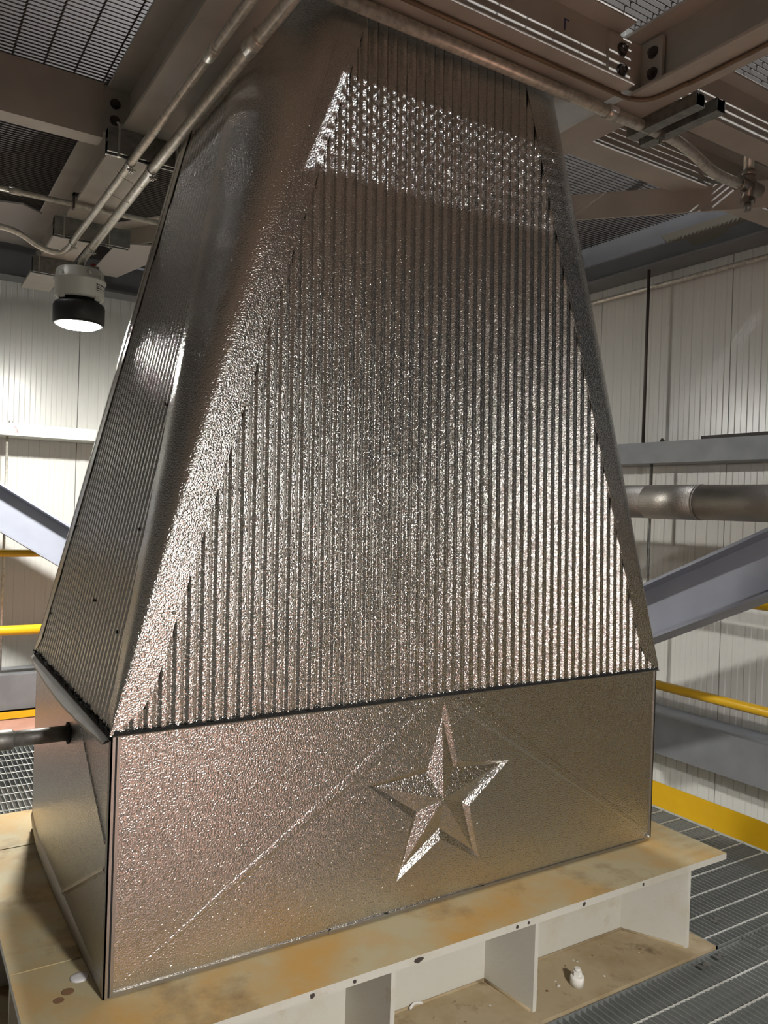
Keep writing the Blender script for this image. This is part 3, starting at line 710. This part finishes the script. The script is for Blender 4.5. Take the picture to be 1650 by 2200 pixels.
cl = MB(); cl.box((0.198,1.772,2.306),(0.206,1.798,2.372)).box((0.198,1.772,2.360),(0.232,1.798,2.372)).build('beam_clamp', 'bolt', cd3)
# conduit 4 with offset bend, tee body, riser
zc4 = 2.375; r4 = 0.0185
p4 = [(0.37,0.020,zc4),(1.66,0.020,zc4)]+spline([(1.76,0.02,zc4+0.003),(1.84,0.020,zc4-0.004),(1.93,0.020,zc4-0.028),(2.01,0.020,zc4-0.052),(2.09,0.020,zc4-0.060),(2.175,0.020,zc4-0.058)])
cd4 = MB().tube(p4, r4, 18).build('conduit', 'galv', None, 'thick conduit along the beam before the hood top, bending down to a tee fitting', 'conduit', 'galvanised conduits')
MB().tube([(1.47,0.02,zc4),(1.515,0.02,zc4)], r4+0.004, 18).build('coupling', 'galv', cd4)
MB().box((1.475,-0.001,zc4-0.008),(1.505,-0.0045,zc4+0.010)).build('sticker', 'label', cd4)
strap(cd4, (1.735,0.02,zc4), r4, (1,0,0))
tee = empty('tee_fitting', label='cast tee fitting at the right edge where conduit and riser meet', cat='fitting')
tc = (2.225,0.02,zc4-0.056)
MB().tube([(2.165,0.02,tc[2]),(2.178,0.02,tc[2]),(2.19,0.02,tc[2]),(2.225,0.02,tc[2]),(2.29,0.02,tc[2])], [0.027,0.027,0.022,0.030,0.026], 18).lathe((tc[0],tc[1],tc[2]-0.045), [(0.021,0),(0.021,0.02),(0.028,0.03),(0.031,0.045),(0.028,0.065),(0.022,0.078),(0.022,0.09)], 20).build('body', 'fitting', tee)
MB().lathe((2.225,0.02,tc[2]-0.062), [(0.026,0),(0.026,0.018)], 8, smooth=False).build('lower_nut', 'fitting', tee)
MB().lathe((2.225,0.02,tc[2]-0.090), [(0.0125,0),(0.0125,0.03)], 14).build('nipple', 'nozzle', tee)
MB().lathe((2.225,0.02,tc[2]+0.040), [(0.026,0),(0.026,0.016)], 16).build('upper_collar', 'fitting', tee)
MB().tube([(2.225,0.02,tc[2]+0.045),(2.225,0.02,3.3)], 0.0185, 18).build('conduit', 'galv', None, 'upright conduit rising from the tee fitting at the right edge', 'conduit', 'galvanised conduits')
MB().lathe((2.285,0.02,tc[2]), [(0.02,0),(0.02,0.012)], 6, (1,0,0), False).build('plug', 'fitting', tee)
strut((1.735,-0.205,2.398), (0,1,0), 0.30, 'short strut under the upper right beam holding the thick conduit', two=1)
strut((1.655,-0.19,2.398), (0,1,0), 0.27, 'short strut flush beside the upper right beam, above the conduit clamp', two=1)
tb = [(0.42,-0.045,2.3925)]+[(1.36,-0.045,2.3925)]+spline([(1.44,-0.045,2.3925),(1.50,-0.05,2.3925),(1.545,-0.075,2.3925),(1.562,-0.12,2.3925),(1.568,-0.20,2.3925),(1.575,-0.45,2.3925),(1.575,-2.5,2.3925)])
MB().tube(tb, 0.0065, 10).build('instrument_tube', 'tube', None, 'thin brown tube bent around the corner under the two upper right beams', 'tube')
MB().tube([(2.99,3.4,2.315),(2.99,-0.6,2.315)], 0.0125, 12).build('conduit', 'galv', None, 'thin conduit along the right wall below the blue grey girder', 'conduit', 'galvanised conduits')
# grating clips overhead
for (x,y,l) in ((0.185,0.50,'pair of zinc clips at the grating edge beside the upper left beam, nearest'),(0.185,1.62,'pair of zinc clips at the grating edge beside the upper left beam, farther')):
    t = empty('grating_clip', label=l, cat='clip', group='clips under the upper grating')
    for dy in (0.0, 0.06):
        MB().box((x-0.05,y+dy-0.006,ZU-0.012),(x+0.05,y+dy+0.006,ZU-0.004)).build('saddle', 'clip', t)
        MB().tube(spline([(x-0.035,y+dy,ZU+0.01),(x-0.04,y+dy,ZU-0.02),(x-0.025,y+dy,ZU-0.030),(x-0.012,y+dy,ZU-0.018),(x-0.012,y+dy,ZU+0.005)]), 0.004, 8).build('hook', 'clip', t)

# ================================================================== LAMPS
def lamp(p, label, lens='lens', group='round LED lamps', detail=True, k=1.0):
    x, y, z = p                                    # z: lens level
    t = empty('pendant_lamp', label=label, cat='lamp', group=group)
    MB().lathe((x,y,z+0.120), [(0.096,0),(0.108,0.004),(0.114,0.012),(0.114,0.078),(0.121,0.084),(0.121,0.092),(0.113,0.097),(0.110,0.132),(0.102,0.142),(0.05,0.148)], 48).build('housing', 'lampgrey', t)
    MB().lathe((x,y,z+0.005), [(0.114,0),(0.119,0.004),(0.119,0.080),(0.112,0.094),(0.092,0.097),(0.092,0.118)], 48).build('led_body', 'lampblack', t)
    MB().lathe((x,y,z-0.020), [(0.045*k,0),(0.082*k,0.006),(0.100*k,0.016),(0.106*k,0.026)], 40).build('lens', lens, t)
    MB().lathe((x,y,z-0.002), [(0.106*k,0),(0.115,0.0),(0.118,0.007),(0.106*k,0.007)], 48).build('lens_ring', 'lampblack', t)
    MB().lathe((x,y,z+0.267), [(0.030,0),(0.030,0.010),(0.022,0.014),(0.022,0.030)], 20).build('hub', 'bolt', t)
    if detail:
        for k in range(4):
            a = math.radians(215+k*90); c, s = math.cos(a), math.sin(a); o = Vector((c,s,0)); w = Vector((-s,c,0))
            q = Vector((x,y,z+0.222))+o*0.116
            m = MB(); m.tube([q-w*0.016-Vector((0,0,0.02)), q-w*0.012+Vector((0,0,0.012))+o*0.004, q+w*0.012+Vector((0,0,0.012))+o*0.004, q+w*0.016-Vector((0,0,0.02))], 0.0022, 7)
            m.build('wire_clip', 'clip', t)
            q2 = Vector((x,y,z+0.135))+o*0.108
            MB().obox(q2-Vector((0,0,0.016)), o*0.004, w*0.012, (0,0,0.012)).build('tab', 'lampgrey', t)
        a = math.radians(-78); o = Vector((math.cos(a),math.sin(a),0))
        MB().lathe(Vector((x,y,z+0.236))+o*0.110, [(0.011,0),(0.011,0.006),(0.007,0.009)], 16, o).build('set_screw', 'clip', t)
        # sticker wrapped on the housing with lines of print
        m = MB(); ink = MB(); a0, a1 = math.radians(-62), math.radians(-22); nn = 10
        for k in range(nn+1):
            a = a0+(a1-a0)*k/nn; m.v += [(x+0.1144*math.cos(a),y+0.1144*math.sin(a),z+0.150),(x+0.1144*math.cos(a),y+0.1144*math.sin(a),z+0.192)]
            if k: o_ = (k-1)*2; m.f.append((o_,o_+2,o_+3,o_+1)); m.sm.append(True)
        st_ = m.build('sticker', 'label', t)
        for row, (zz, spans) in enumerate(((0.186,((.04,.17),(.2,.34),(.42,.6),(.66,.9))),(0.177,((.05,.42),)),(0.168,((.05,.5),(.68,.78),(.82,.94))),(0.158,((.05,.3),)))):
            for (u0,u1) in spans:
                b0, b1 = a0+(a1-a0)*u0, a0+(a1-a0)*u1; o_ = len(ink.v)
                for j in range(4):
                    a = b0+(b1-b0)*j/3; h = 0.0025 if row in (0,2) else 0.0015
                    ink.v += [(x+0.1147*math.cos(a),y+0.1147*math.sin(a),z+zz-h),(x+0.1147*math.cos(a),y+0.1147*math.sin(a),z+zz+h)]
                    if j: ink.f.append((o_+2*j-2,o_+2*j,o_+2*j+1,o_+2*j-1)); ink.sm.append(True)
        ink.build('print', 'ink', st_)
    return t
lamp((0.334,2.30,1.930), 'round pendant lamp, lit, with grey housing and black body, left of the hood')
def far_lamp(p, label, lens='lens_far', k=1.0):
    t = lamp(p, label, lens, 'lamps outside the view', False, k)
    top = ZR if p[2] > 2.4 else 2.601 if p[2] > 0 else ZF-0.2
    MB().tube([(p[0],p[1],p[2]+0.29),(p[0],p[1],top)], 0.012, 10).build('stem', 'galv', t)
far_lamp((0.42,-2.55,1.45), 'lit lamp just behind the photographer')
far_lamp((1.55,-2.1,4.9), 'lit lamp on the level above, in front of the hood', 'lens_up', 0.36)
far_lamp((-1.5,2.8,4.7), 'lit lamp on the level above, left of the hood', 'lens', 0.5)
far_lamp((-0.3,2.5,-1.1), 'lit lamp on the level below, behind the hood', 'lens')
